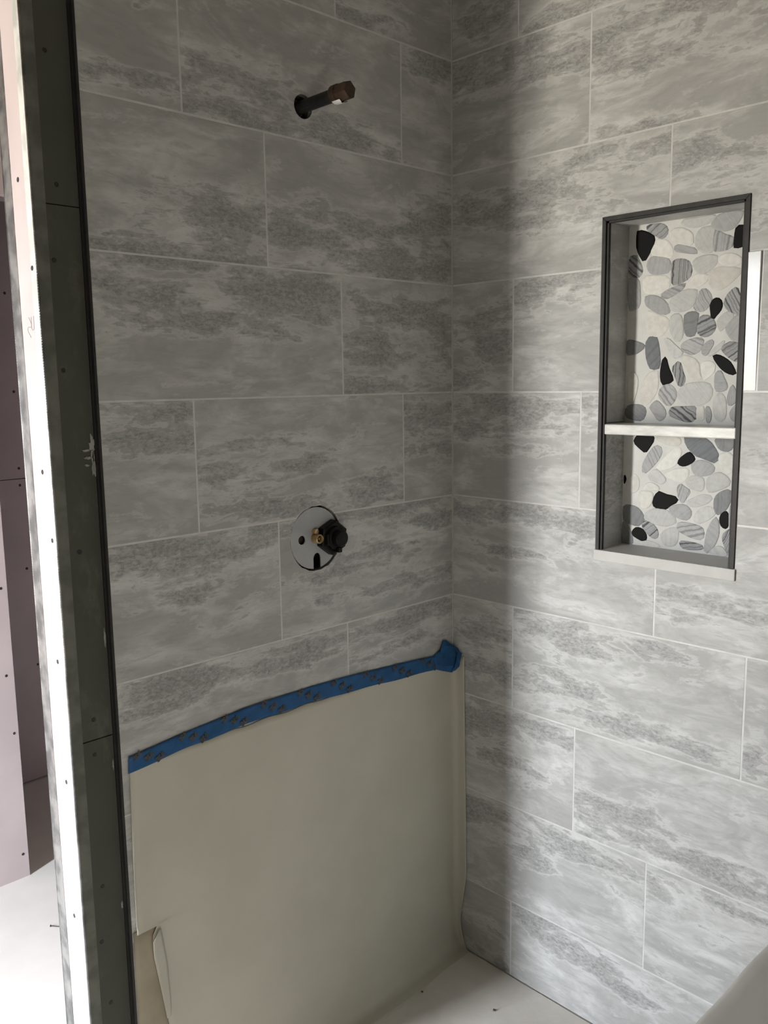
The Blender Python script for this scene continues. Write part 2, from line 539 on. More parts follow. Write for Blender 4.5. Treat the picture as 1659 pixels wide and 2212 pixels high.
bm = boxes((WX - 0.1, WX, -3.1, WIN[0], 0, CEIL), (WX - 0.1, WX, WIN[1], 1.95, 0, CEIL),
           (WX - 0.1, WX, WIN[0], WIN[1], 0, WIN[2]), (WX - 0.1, WX, WIN[0], WIN[1], WIN[3], CEIL))
struct(obj('wall_window', bm, 'plaster'))
win = struct(empty('window_1', (WX, (WIN[0] + WIN[1]) / 2, WIN[2])))
bm = bmesh.new()
c = (WIN[0] + WIN[1]) / 2
hw, hh = (WIN[1] - WIN[0]) / 2, WIN[3] - WIN[2]
for b in ((-0.002, 0.02, -hw - 0.05, -hw, -0.05, hh + 0.05), (-0.002, 0.02, hw, hw + 0.05, -0.05, hh + 0.05),
          (-0.002, 0.02, -hw, hw, -0.05, 0.0), (-0.002, 0.02, -hw, hw, hh, hh + 0.05)):
    box(bm, *b)
obj('window_frame', bm, 'frame', win)

bm = boxes((WX - 0.1, -2.55, -2.5, -2.4, 0, CEIL), (-1.41, 0.6, -2.5, -2.4, 0, CEIL), (-2.55, -1.41, -2.5, -2.4, 1.02, CEIL))  # low opening shaped for the added fill lamp
struct(obj('wall_entry', bm, 'plaster'))
struct(obj('wall_sky_block', boxes((WX - 0.1, 0.6, -2.62, -2.505, 0, CEIL)), 'plaster'))  # unseen wall added to keep sky light out of the entry opening

# door wall beyond the shower and the dark closet behind it
wb = struct(obj('wall_back', boxes((WX, -0.682, 1.187, 1.275, 0, CEIL), (-0.682, 0.15, 1.187, 1.275, 2.07, CEIL),
                                   (0.15, 0.6, 1.187, 1.275, 0, CEIL)), 'pink'))
obj('drywall_sheet', boxes((WX, -0.6825, 1.175, 1.187, 0.0, CEIL)), 'pink', wb)
obj('drywall_sheet', boxes((-0.6815, 0.15, 1.175, 1.187, 2.07, CEIL)), 'pink', wb)
obj('drywall_sheet', boxes((0.15, 0.6, 1.175, 1.187, 0.004, CEIL)), 'pink', wb)
for x, z in ((-0.705, 0.660), (-0.6955, 0.474), (-0.6986, 0.0775), (-0.700, 0.93)):
    screw(wb, (x, 1.175, z), 'y', 0.0042)
wc = struct(obj('wall_closet', boxes((-1.1, 0.6, 1.834, 1.95, 0, CEIL)), 'pink'))
obj('drywall_sheet', boxes((-1.1, 0.6, 1.82, 1.834, 0.008, 1.1835)), 'pink', wc)
obj('drywall_sheet', boxes((-1.1, 0.6, 1.82, 1.834, 1.1865, CEIL)), 'pink', wc)
for x, z in ((-0.364, 1.507), (-0.367, 1.224), (-0.368, 1.161), (-0.366, 0.843), (-0.352, 0.462), (-0.343, 0.03), (-0.37, 1.86)):
    screw(wc, (x, 1.82, z), 'y', 0.0048)
struct(obj('wall_closet_side', boxes((-1.2, -1.1, 1.275, 1.95, 0, CEIL)), 'plaster'))
struct(obj('wall_far', boxes((0.6, 0.7, -3.1, 1.95, 0, CEIL)), 'plaster'))

# ------------------------------------------------------------------ left tiled wall (valve wall)
PX, PZ = -0.457, 2.076           # shower pipe
VX, VZ = -0.4515, 1.1885         # valve


def disc_cutter(x, z, r, y0, y1, n=28, jag=0.0, seed=1):
    rr = random.Random(seed)
    b = bmesh.new()
    pts = [(x + (r + rr.uniform(-jag, jag)) * math.cos(2 * math.pi * i / n), z + (r + rr.uniform(-jag, jag)) * math.sin(2 * math.pi * i / n))
           for i in range(n)]
    prism(b, pts, 'y', y0, y1)
    bmesh.ops.recalc_face_normals(b, faces=b.faces[:])
    return b


pipe_cut = disc_cutter(PX, PZ, 0.0235, -0.05, 0.085, 24)
valve_cut = disc_cutter(VX, VZ, 0.0715, -0.05, 0.085, 40, 0.0012, 3)

wl = struct(obj('wall_left', boxes((-1.010, 0.12, 0.024, 0.110, 0, CEIL)), 'cavity'))
boolean(wl, [pipe_cut, valve_cut])
obj('drywall_sheet', boxes((-1.010, 0.12, 0.110, 0.122, 0, CEIL)), 'pink', wl)
obj('end_panel', boxes((-1.0215, -1.010, 0.0125, 0.122, 0, CEIL)), 'pink', wl)
for z0, z1 in ((0.0, 0.8848), (0.8868, 1.8207), (1.8227, CEIL)):
    o = obj('backer_board', boxes((-1.010, 0.0, 0.012, 0.024, z0, z1)), 'board', wl)
    if z1 > 1.0:
        boolean(o, [pipe_cut, valve_cut])
gr = obj('grout_bed', boxes((-0.9355, 0.0, 0.0005, 0.012, 0.004, CEIL)), 'grout', wl)
boolean(gr, [pipe_cut, valve_cut])

A_END = -0.9345
first_A = {0: 0.173, 1: 0.558, 2: 0.364, 3: 0.177, 4: 0.553, 5: 0.366}
for r in range(-2, 9):
    f = first_A.get(r, {0: 0.175, 1: 0.556, 2: 0.365}[r % 3])
    z0, z1 = row_z(r)
    if z1 - z0 < 0.01:
        continue
    edges = [0.0035, f]
    while edges[-1] + TL < -A_END - 0.01:
        edges.append(edges[-1] + TL)
    edges.append(-A_END)
    for i in range(len(edges) - 1):
        s1 = -edges[i] - (J / 2 if i else 0.0)
        s0 = -edges[i + 1] + (J / 2 if i + 1 < len(edges) - 1 else 0.0)
        beds = more_beds(BEDS_A.get(r, []), s0, s1, z0, z1)
        o = place_tile('A', wl, s0, s1, z0, z1, beds)
        cut = []
        if s0 < PX < s1 and z0 < PZ < z1:
            cut.append(pipe_cut)
        if s0 < VX + 0.07 and s1 > VX - 0.07 and z0 < VZ + 0.07 and z1 > VZ - 0.07:
            cut.append(valve_cut)
        if cut:
            # cutters are in world space: the tile object is moved, not its mesh
            boolean(o, cut)

# dark metal profile that closes the tile edge
bm = boxes((-0.9395, -0.9350, -0.0012, 0.012, 0.0, CEIL))
bevelled(bm, 0.0005, 1)
obj('edge_trim', bm, 'trim', wl)
obj('trim_gap_shade', boxes((-0.9425, -0.9395, 0.0075, 0.012, 0.0, CEIL)), 'trimdeep', wl)  # black strip standing in for the shaded gap between board and trim


def bead(name, parent, cx, cy, fx, fy, wx, wy):
    """metal corner bead: rounded nose and two thin flanges (fx, fy = directions of the flanges)"""
    bm = bmesh.new()
    prism(bm, [(cx + 0.0022 * math.cos(a * math.pi / 5), cy + 0.0022 * math.sin(a * math.pi / 5)) for a in range(10)], 'z', 0.0, CEIL)
    o = obj(name, bm, 'bead', parent, smooth=True)
    return o


b1 = bead('corner_bead', wl, -1.0210, 0.0130, 1, 1, 0.02, 0.03)
obj('bead_flange', boxes((-1.0205, -1.000, 0.0113, 0.0121, 0.0, CEIL)), 'beadshade', b1)
obj('bead_flange', boxes((-1.0223, -1.0214, 0.013, 0.036, 0.0, CEIL)), 'beadlit', b1)
b2 = bead('corner_bead', wl, -1.0210, 0.1215, 1, -1, 0.02, 0.03)
obj('bead_flange', boxes((-1.0223, -1.0214, 0.090, 0.1215, 0.0, CEIL)), 'bead', b2)
obj('bead_flange', boxes((-1.021, -0.995, 0.1215, 0.1226, 0.0, CEIL)), 'bead', b2)

for x, z in ((-0.979, 1.854), (-0.992, 1.7315), (-0.989, 1.550), (-0.982, 1.235), (-0.977, 0.924), (-0.979, 0.858),
             (-0.981, 0.599), (-0.980, 0.359), (-0.990, 0.490), (-0.984, 2.061)):
    screw(wl, (x, 0.012, z), 'y', 0.0040)
for y, z in ((0.063, 1.864), (0.030, 1.718), (0.050, 1.377), (0.028, 1.259), (0.044, 1.037), (0.044, 0.809), (0.052, 0.540)):
    screw(wl, (-1.0215 if 0.038 < y < 0.09 else -1.0223, y, z), 'x', 0.0040)

# mortar squeezed out beside the trim
def smear(x, z, w, h, seed, parent):
    rr = random.Random(seed)
    bm = bmesh.new()
    pts = []
    n = 22
    for i in range(n):
        a = 2 * math.pi * i / n
        k = rr.uniform(0.45, 1.1)
        pts.append((x + w * k * math.cos(a), z + h * k * math.sin(a)))
    prism(bm, pts, 'y', 0.0108, 0.0119)
    obj('mortar_smear', bm, 'mortar', parent)


smear(-0.9470, 1.418, 0.0060, 0.026, 1, wl)
smear(-0.9462, 1.385, 0.0045, 0.026, 9, wl)
smear(-0.957, 1.412, 0.011, 0.0022, 2, wl)
smear(-0.956, 1.399, 0.008, 0.0030, 3, wl)
smear(-0.958, 1.386, 0.006, 0.0022, 4, wl)
smear(-0.9455, 0.545, 0.0022, 0.009, 5, wl)
smear(-0.9460, 1.072, 0.0018, 0.022, 6, wl)
smear(-0.9455, 0.83, 0.0016, 0.013, 7, wl)

# ------------------------------------------------------------------ right tiled wall (niche wall)
NS0, NS1, NZ0, NZ1 = 0.4155, 0.7255, 1.1285, 1.8555    # niche outline on the wall
SE = 1.50
wr = struct(obj('wall_right', boxes((0.012, 0.12, -NS0 - 0.003, 0.012, 0, CEIL), (0.012, 0.12, -SE, -NS1 + 0.003, 0, CEIL),
                                    (0.012, 0.12, -NS1 + 0.003, -NS0 - 0.003, 0, NZ0 + 0.002),
                                    (0.012, 0.12, -NS1 + 0.003, -NS0 - 0.003, NZ1 - 0.003, CEIL),
                                    (0.095, 0.12, -NS1 + 0.003, -NS0 - 0.003, NZ0, NZ1)), 'board'))
obj('grout_bed', boxes((0.0005, 0.012, -NS0 - 0.001, 0.0005, 0.004, CEIL), (0.0005, 0.012, -SE, -NS1 + 0.001, 0.004, CEIL),
                       (0.0005, 0.012, -NS1 + 0.001, -NS0 - 0.001, 0.004, NZ0), (0.0005, 0.012, -NS1 + 0.001, -NS0 - 0.001, NZ1, CEIL)), 'grout', wr)
niche_cut = bmesh.new()
box(niche_cut, -0.05, 0.1, -NS1 - 0.0008, -NS0 + 0.0008, NZ0 - 0.0008, NZ1 + 0.0008)
bmesh.ops.recalc_face_normals(niche_cut, faces=niche_cut.faces[:])
first_B = {-1: 0.192, 0: 0.378, 1: 0.5645, 2: 0.184, 3: 0.370, 4: 0.559, 5: 0.190, 6: 0.370, 7: 0.560, 8: 0.191}
sliver = None
for r in range(-2, 9):
    f = first_B.get(r, 0.56)
    z0, z1 = row_z(r)
    edges = [0.0, f]
    while edges[-1] + TL < SE - 0.01:
        edges.append(edges[-1] + TL)
    edges.append(SE)
    for i in range(len(edges) - 1):
        s0 = edges[i] + (J / 2 if i else 0.0005)
        s1 = edges[i + 1] - (J / 2 if i + 1 < len(edges) - 1 else 0.0)
        spans = [(s0, s1)]
        if NZ0 <= z0 and z1 <= NZ1 and s0 < NS1 and s1 > NS0:
            spans = []
            if s0 < NS0 - 0.004:
                spans.append((s0, NS0 - 0.0008))
            if s1 > NS1 + 0.004:
                spans.append((NS1 + 0.0008, s1))
        for a, b in spans:
            beds = more_beds(BEDS_B.get(r, []), a, b, z0, z1)
            o = place_tile('B', wr, a, b, z0, z1, beds)
            if r in (1, 4) and a < NS1 and b > NS0:
                boolean(o, [niche_cut])
            if r == 2 and abs(a - NS1) < 0.01:
                sliver = o

# the narrow offcut beside the niche has a polished face
t = NT('polished_offcut')
t.set(col=t.mix(t.noise(t.obj(), 20.0, 4.0), (0.50, 0.49, 0.47, 1), (0.62, 0.61, 0.59, 1)), rough=0.16, spec=0.25)
M['offcut'] = t.m
sliver.data.materials.clear()
sliver.data.materials.append(M['offcut'])
sliver.rotation_euler = (math.radians(1.0), 0, -math.pi / 2)
sliver.location.x = -0.0024

# ------------------------------------------------------------------ niche
niche = tag(empty('shower_niche', (0.0, -0.5705, NZ0)), 'recessed wall niche with dark metal frame, one shelf and pebble back', 'niche')
NL = niche.location


def npart(name, bm, mat, parent=None, smooth=False):
    bmesh.ops.translate(bm, verts=bm.verts[:], vec=-NL)
    return obj(name, bm, mat, parent or niche, smooth)


W9 = 0.009
for pts in ([(-NS0, 1.1530), (-NS0 - W9, 1.1530), (-NS0 - W9, NZ1 - W9), (-NS0, NZ1)],
            [(-NS1, 1.1530), (-NS1 + W9, 1.1530), (-NS1 + W9, NZ1 - W9), (-NS1, NZ1)],
            [(-NS0, NZ1), (-NS0 - W9, NZ1 - W9), (-NS1 + W9, NZ1 - W9), (-NS1, NZ1)]):
    bm = bmesh.new()
    prism(bm, pts, 'x', -0.0030, 0.011)
    bevelled(bm, 0.0006, 1)
    npart('frame_bar', bm, 'trim')
# inner return of the profile; its black stands in for the shaded gap
npart('frame_gap_lip', boxes((0.0015, 0.010, -NS0 - W9 - 0.0045, -NS0 - W9, 1.153, NZ1 - W9)), 'trimdeep')
npart('frame_gap_lip', boxes((0.0015, 0.010, -NS1 + W9, -NS1 + W9 + 0.0045, 1.153, NZ1 - W9)), 'trimdeep')
npart('frame_gap_lip', boxes((0.0015, 0.010, -NS1 + W9, -NS0 - W9, NZ1 - W9 - 0.0035, NZ1 - W9)), 'trimdeep')
# tile lining
for nm, b in (('lining_tile', (0.009, 0.084, -0.4300, -0.4195, 1.430, 1.8435)), ('lining_tile', (0.009, 0.084, -0.4300, -0.4195, 1.150, 1.4285)),
              ('lining_tile', (0.009, 0.084, -0.7215, -0.7155, 1.150, 1.8435)), ('lining_tile', (0.009, 0.084, -0.7215, -0.4195, 1.8440, 1.852))):
    o = npart(nm, boxes(b), 'stone')
    for i in range(6):
        o['bed%d' % i] = [9.0, 0, 9.0]
        o['bedsize%d' % i] = [1.0, 0, 1.0]
    if b[5] < 1.43:
        o['bed0'] = [0.04, 0.14, 0.20]; o['bedsize0'] = [10, 0, 14.0]
# sill, sloping a little to the front
bm = bmesh.new()
prism(bm, [(-0.0045, NZ0), (0.086, NZ0), (0.086, 1.1570), (-0.0045, 1.1522)], 'y', -0.7285, -0.4125)
for v in bm.verts:
    pass
bm2 = bmesh.new()
lo = [(-0.0045, 1.1285), (0.086, 1.1285), (0.086, 1.1570), (-0.0045, 1.1522)]
A0 = [bm2.verts.new((x, -0.7285 if x < 0.01 else -0.7155, z)) for x, z in lo]
B0 = [bm2.verts.new((x, -0.4125 if x < 0.01 else -0.4295, z)) for x, z in lo]
bm.free()
bm2.faces.new(A0); bm2.faces.new(B0[::-1])
for i in range(4):
    bm2.faces.new((A0[i], B0[i], B0[(i + 1) % 4], A0[(i + 1) % 4]))
bevelled(bm2, 0.0012, 2)
npart('sill', bm2, 'sill')
bm = boxes((0.0005, 0.081, -0.7160, -0.4295, 1.4050, 1.4270))
bevelled(bm, 0.0022, 2)
npart('shelf', bm, 'shelf')
panel = npart('pebble_panel', boxes((0.0815, 0.092, -0.7200, -0.4250, 1.150, 1.8480)), 'pebble_grout')

TONE = {'K': (0.006, 0.006, 0.006), 'D': (0.25, 0.255, 0.26), 'B': (0.19, 0.20, 0.215), 'G': (0.40, 0.403, 0.405),
        'L': (0.545, 0.545, 0.535), 'W': (0.70, 0.69, 0.655), 'C': (0.62, 0.605, 0.565), 'S': (0.34, 0.345, 0.35), 'T': (0.43, 0.432, 0.435)}
PEBBLES = """
K 449,1831 462,1831 486,1820 488,1810 490,1808 485,1795 470,1771 462,1772 449,1796 448,1815
S:35 471,1839 484,1842 506,1840 518,1830 517,1817 505,1810 488,1820 474,1830
W 525,1821 536,1827 555,1824 571,1814 575,1801 574,1791 563,1790 545,1795 526,1805 524,1814
W 492,1803 496,1809 515,1806 528,1794 532,1776 526,1770 507,1772 486,1780 483,1788
G 536,1791 549,1794 563,1788 580,1782 584,1772 573,1772 546,1778 536,1782
L 549,1836 554,1842 583,1842 621,1842 608,1828 580,1823 558,1828
G 613,1826 631,1842 674,1842 666,1820 654,1810 634,1809 617,1817
L 581,1805 591,1819 612,1821 620,1812 620,1786 619,1773 598,1772 581,1787
T:80 620,1813 641,1802 657,1795 659,1783 649,1773 622,1772 617,1783
K 662,1810 668,1815 682,1813 692,1810 694,1774 681,1775 666,1773 660,1776 660,1791
S:-40 432,1774 435,1781 447,1782 454,1776 464,1751 460,1741 451,1736 438,1738 432,1746
G 476,1767 484,1775 499,1776 518,1771 528,1757 527,1745 517,1739 487,1740 475,1754
S:88 532,1760 539,1764 555,1763 568,1757 574,1742 571,1727 556,1718 537,1714 531,1718 530,1734
L 577,1756 588,1764 610,1766 626,1762 627,1750 612,1735 594,1730 580,1743
W 630,1759 645,1765 665,1761 678,1749 669,1740 648,1740 632,1749
C 612,1730 634,1740 668,1735 677,1727 666,1715 643,1698 624,1698 613,1712
W 566,1714 582,1730 602,1729 610,1724 606,1713 590,1705 574,1703 566,1708
W 467,1732 478,1737 518,1733 526,1720 524,1706 508,1699 481,1700 468,1708
T:-25 510,1698 519,1704 556,1715 561,1712 554,1701 538,1692 523,1687 511,1689
G 432,1734 444,1735 457,1728 461,1683 456,1674 443,1669 433,1676
G 473,1694 492,1696 514,1686 530,1666 524,1656 507,1657 484,1669 474,1678
L 538,1691 560,1701 585,1700 586,1685 579,1668 558,1659 535,1662 527,1674
T:-60 592,1695 600,1700 610,1697 619,1682 615,1667 602,1656 587,1659 582,1666 589,1682
K 616,1666 621,1677 630,1680 638,1676 642,1666 639,1655 630,1645 625,1639 620,1642 617,1657
S:-60 645,1668 653,1687 670,1698 675,1686 682,1681 684,1646 669,1647 655,1654
C 480,1664 505,1655 525,1646 527,1630 514,1613 488,1611 479,1629
L 532,1649 543,1654 554,1651 560,1632 560,1608 551,1598 539,1605 530,1626
D 562,1650 574,1656 588,1655 593,1650 590,1630 588,1612 576,1607 565,1613 562,1635
S:22 593,1636 598,1646 612,1647 623,1640 630,1624 622,1610 608,1605 594,1611 591,1623
L 632,1634 650,1651 665,1647 661,1631 646,1619 640,1614
G 650,1620 662,1636 680,1643 683,1596 673,1593 662,1598 657,1605
D 432,1603 438,1606 458,1601 473,1594 471,1586 455,1576 439,1574 432,1576
B 477,1598 488,1611 497,1612 504,1603 510,1575 511,1549 502,1543 488,1545 478,1569
L 519,1603 530,1604 546,1590 561,1577 559,1569 543,1564 531,1578
T:-25 557,1588 566,1597 585,1603 604,1601 603,1584 594,1574 578,1570 564,1577
G 602,1577 609,1592 623,1598 627,1590 620,1577 614,1568 605,1569
L 619,1572 630,1583 649,1596 645,1582 634,1573 619,1565
S:30 644,1578 654,1590 666,1592 681,1586 682,1558 673,1554 659,1562
K 627,1565 640,1567 661,1555 671,1541 675,1530 666,1528 650,1535 636,1549
K 516,1560 522,1566 526,1563 532,1544 541,1525 541,1516 530,1512 521,1509 515,1514 512,1531 514,1552
S:85 545,1551 552,1556 559,1551 563,1537 569,1521 564,1508 554,1507 547,1522 539,1541
C 557,1564 567,1569 587,1562 598,1550 600,1533 604,1522 592,1515 583,1519 573,1537 564,1551
W 602,1550 614,1556 630,1551 632,1537 624,1527 610,1517 606,1526
G 633,1530 645,1535 652,1522 659,1508 657,1498 641,1494 633,1502
C 477,1524 490,1536 506,1536 508,1520 507,1499 496,1478 483,1467 471,1470 466,1485 471,1510
T:-50 513,1499 530,1510 545,1502 551,1488 544,1471 533,1465 520,1473 511,1485
L 555,1494 571,1509 598,1513 618,1511 627,1500 626,1483 616,1472 594,1466 569,1471 555,1483
G 660,1485 669,1507 679,1492 682,1479 670,1467 661,1470
D 433,1456 442,1465 467,1466 480,1458 480,1444 470,1432 443,1436 433,1443
G 490,1460 500,1472 510,1474 526,1457 528,1444 519,1434 509,1435 497,1451
S:-35 536,1452 543,1462 565,1463 591,1464 596,1459 596,1442 587,1433 574,1432 549,1439 538,1444
W 597,1461 611,1464 613,1448 612,1436 598,1437
G 615,1460 623,1463 629,1448 626,1432 618,1434
L 632,1475 642,1490 654,1485 659,1465 658,1443 646,1434 633,1448
G 666,1450 672,1462 682,1469 684,1437 672,1437
C 438,1528 452,1534 461,1519 458,1492 450,1474 438,1483
K 459,1395 465,1401 499,1402 501,1387 495,1378 486,1365 480,1364 461,1378 455,1385
C 508,1396 528,1401 558,1399 564,1391 561,1382 540,1381 517,1388
B 573,1400 580,1402 608,1402 628,1392 639,1379 647,1364 644,1353 635,1350 619,1356 597,1363 578,1381
D 641,1400 682,1401 681,1392 672,1377 661,1374 648,1378 641,1389
T:-60 501,1375 515,1378 522,1368 518,1354 507,1339 489,1321 480,1319 477,1330 482,1348
W 544,1371 557,1377 566,1373 565,1362 557,1343 542,1332 521,1327 512,1335 526,1352
K 559,1350 581,1368 591,1364 597,1354 590,1346 576,1339 564,1340
G 590,1342 603,1352 619,1352 634,1346 640,1336 631,1325 611,1320 597,1323
W 650,1366 666,1372 678,1364 682,1350 678,1335 666,1328 655,1335 648,1352
L 499,1322 511,1328 527,1316 534,1306 524,1297 508,1299 492,1308
W 531,1318 553,1331 580,1334 584,1322 573,1305 550,1307
L 579,1309 591,1319 615,1317 619,1303 614,1289 592,1292 581,1300
L 623,1304 631,1322 652,1330 672,1317 671,1305 652,1294 631,1288
W 482,1289 496,1299 516,1292 518,1283 501,1282 483,1282
C 471,1274 485,1278 499,1278 505,1271 502,1254 492,1242 476,1244
K 507,1266 514,1277 522,1281 532,1276 554,1273 561,1267 561,1261 549,1254 537,1244 520,1242 508,1247 504,1256
T:75 560,1292 568,1300 575,1296 589,1287 582,1272 573,1260 563,1272
L 580,1263 597,1273 617,1282 636,1279 633,1269 618,1259 594,1254
D 642,1274 652,1288 669,1296 678,1290 677,1275 668,1255 654,1244 644,1248
G 543,1247 556,1254 577,1257 591,1248 593,1236 584,1225 569,1226 551,1233
K 433,1308 436,1310 439,1301 434,1291
C 443,1301 459,1314 470,1303 469,1281 452,1272 440,1282
D 434,1239 443,1244 464,1242 478,1232 485,1217 477,1204 465,1200 446,1204 435,1210
S:40 480,1204 489,1213 501,1212 516,1199 520,1184 512,1176 500,1180 486,1193
K 457,1186 467,1196 482,1194 491,1184 492,1172 484,1167 468,1172 458,1178
D 433,1203 444,1204 452,1188 458,1175 457,1157 434,1157
L 488,1229 510,1242 538,1241 557,1227 558,1216 535,1206 503,1210 487,1218
L 600,1233 609,1248 630,1258 644,1251 644,1241 630,1229 612,1220 601,1224
K 655,1237 661,1249 668,1251 673,1246 675,1230 672,1218 665,1216 657,1223
G 675,1260 682,1265 684,1214 677,1215 674,1232
T:18 565,1215 575,1219 603,1217 620,1210 622,1194 615,1186 595,1188 566,1200
L 526,1187 543,1202 564,1204 566,1184 561,1169 544,1163 530,1171
S:12 570,1174 576,1179 604,1178 620,1174 620,1166 598,1162 577,1163
G 625,1177 629,1206 639,1228 648,1236 654,1224 655,1200 646,1176 634,1162 625,1163
S:65 662,1196 666,1206 682,1213 684,1162 675,1166 666,1182
L 636,1162 650,1176 664,1176 675,1160 656,1158
C 474,1162 496,1170 521,1164 523,1158 495,1157
"""


def smooth_outline(pts, n):
    """closed Catmull-Rom curve through the traced corner points, resampled evenly"""
    k = len(pts)
    dense = []
    for i in range(k):
        p0, p1, p2, p3 = pts[i - 1], pts[i], pts[(i + 1) % k], pts[(i + 2) % k]
        for j in range(8):
            u = j / 8
            q = []
            for c in (0, 1):
                q.append(0.5 * (2 * p1[c] + (p2[c] - p0[c]) * u + (2 * p0[c] - 5 * p1[c] + 4 * p2[c] - p3[c]) * u * u
                                + (3 * p1[c] - p0[c] - 3 * p2[c] + p3[c]) * u ** 3))
            dense.append(q)
    L = [0.0]
    for i in range(len(dense)):
        a, b = dense[i], dense[(i + 1) % len(dense)]
        L.append(L[-1] + math.hypot(b[0] - a[0], b[1] - a[1]))
    out = []
    for i in range(n):
        t_ = L[-1] * i / n
        j = max(k_ for k_ in range(len(L)) if L[k_] <= t_ + 1e-9)
        j = min(j, len(dense) - 1)
        a, b = dense[j], dense[(j + 1) % len(dense)]
        f = (t_ - L[j]) / max(L[j + 1] - L[j], 1e-9)
        out.append((a[0] + (b[0] - a[0]) * f, a[1] + (b[1] - a[1]) * f))
    return out


for line in PEBBLES.strip().split('\n'):
    kind, *toks = line.split()
    kind, _, ang = kind.partition(':')
    pts = [tuple(int(v) / 1000 for v in q.split(',')) for q in toks]
    if kind in 'LWCG' and len(pts) < 6:
        pass
    pts = smooth_outline(pts, 16)
    cs = sum(p[0] for p in pts) / len(pts)
    cz = sum(p[1] for p in pts) / len(pts)
    bm = bmesh.new()
    h = 0.0013 + 0.0006 * rnd.random()
    rings = []
    for sc, x in ((1.07, 0.0815), (1.04, 0.0815 - 0.55 * h), (0.93, 0.0815 - h)):
        rings.append([bm.verts.new((x - 0.0815, -(cs + (p[0] - cs) * sc) + cs, (p[1] - cz) * sc)) for p in pts])
    n = len(pts)
    for A, B in zip(rings, rings[1:]):
        for i in range(n):
            bm.faces.new((A[i], A[(i + 1) % n], B[(i + 1) % n], B[i]))
    bm.faces.new(rings[-1])
    o = obj('pebble', bm, 'pebble', panel)
    o.location = Vector((0.0815, -cs, cz)) - NL
    v = rnd.uniform(0.93, 1.07)
    c3 = TONE[kind]
    o.color = (c3[0] * v, c3[1] * v, c3[2] * v, 1)
    a = math.radians(float(ang)) if ang else rnd.uniform(0, 3.1)
    # vein direction in the picture runs to the right (= -y) and down for positive angles; this is its normal
    o['stripe'] = [0.0, -math.sin(a), -math.cos(a)] if True else None
    o['veins'] = {'S': 0.85, 'T': 0.45, 'G': 0.10, 'D': 0.18, 'B': 0.25, 'L': 0.07}.get(kind, 0.0)

# ------------------------------------------------------------------ shower pipe and valve
pipe = tag(empty('shower_pipe_stub', (PX, 0.0, PZ)), 'black iron shower pipe stub with brown hex plug sticking out of wall', 'pipe')


def vpart(root, name, bm, mat, smooth=False, parent=None):
    bmesh.ops.translate(bm, verts=bm.verts[:], vec=-root.location)
    return obj(name, bm, mat, parent or root, smooth)


bm = bmesh.new()
lathe_y(bm, [(0.07, 0.0), (0.07, 0.0125), (-0.098, 0.0125), (-0.098, 0.0)], PX, PZ, 20)
vpart(pipe, 'pipe', bm, 'iron')
bm = bmesh.new()
lathe_y(bm, [(0.060, 0.0), (0.060, 0.0225), (0.030, 0.0225), (0.018, 0.0160), (0.018, 0.0)], PX, PZ, 20)
vpart(pipe, 'elbow_socket', bm, 'iron')
bm = bmesh.new()
lathe_y(bm, [(-0.094, 0.0), (-0.094, 0.0165), (-0.097, 0.0178), (-0.110, 0.0178), (-0.112, 0.0140), (-0.112, 0.0)], PX, PZ, 20)
pl = vpart(pipe, 'plug', bm, 'plug')
bm = bmesh.new()
lathe_y(bm, [(-0.111, 0.0), (-0.111, 0.0175), (-0.138, 0.0175), (-0.141, 0.0150), (-0.141, 0.0)], PX, PZ, 6, 0.3)
vpart(pipe, 'hex_head', bm, 'plug', parent=pl)
bm = bmesh.new()
rr = random.Random(4)
ring = []
for i in range(8):
    a = math.radians(-125 + i * 12)
    ring.append((bm.verts.new((PX + 0.0184 * math.cos(a), -0.099, PZ + 0.0184 * math.sin(a))),
                 bm.verts.new((PX + (0.0188 + rr.uniform(0, 0.001)) * math.cos(a), -0.119 + rr.uniform(-0.004, 0.004), PZ + (0.0188) * math.sin(a)))))
for a, b in zip(ring, ring[1:]):
    bm.faces.new((a[0], b[0], b[1], a[1]))
vpart(pipe, 'thread_tape', bm, 'ptfe', parent=pl)

valve = tag(empty('shower_valve', (VX, 0.0, VZ)), 'rough-in shower valve behind grey round plate with black plastic cap', 'valve')
# plate with its holes
plate_bm = bmesh.new()
prism(plate_bm, [(VX + 0.0680 * math.cos(2 * math.pi * i / 40), VZ + 0.0680 * math.sin(2 * math.pi * i / 40)) for i in range(40)], 'y', 0.0045, 0.0075)
plate = obj('plate', plate_bm, 'plate')
slot = bmesh.new()
SX = -0.4475
pts = [(SX + 0.0105 * math.cos(a), 1.1425 + 0.0125 * math.sin(a)) for a in [math.pi * i / 10 for i in range(11)]]
pts += [(SX - 0.0105, 1.10), (SX + 0.0105, 1.10)]
prism(slot, pts, 'y', -0.02, 0.03)
bmesh.ops.recalc_face_normals(slot, faces=slot.faces[:])
boolean(plate, [disc_cutter(-0.4885, 1.1885, 0.0098, -0.02, 0.03, 18), disc_cutter(-0.4525, 1.1885, 0.0110, -0.02, 0.03, 18), slot])
plate.data.transform(Matrix.Translation(-valve.location))
plate.parent = valve
bm = bmesh.new()
lathe_y(bm, [(0.052, 0.0), (0.052, 0.066), (0.058, 0.066), (0.058, 0.0)], VX, VZ, 28)
vpart(valve, 'valve_body', bm, 'cavity')
bm = bmesh.new()
lathe_y(bm, [(0.05, 0.0), (0.05, 0.0108), (-0.008, 0.0108), (-0.012, 0.0104), (-0.0150, 0.0088), (-0.0135, 0.0074), (0.004, 0.0074), (0.004, 0.0)], -0.4525, 1.1885, 20)
st = vpart(valve, 'brass_stem', bm, 'brass', True)
bm = bmesh.new()
lathe_y(bm, [(0.004, 0.0073), (-0.0075, 0.0073), (-0.0070, 0.0)], -0.4525, 1.1885, 16)
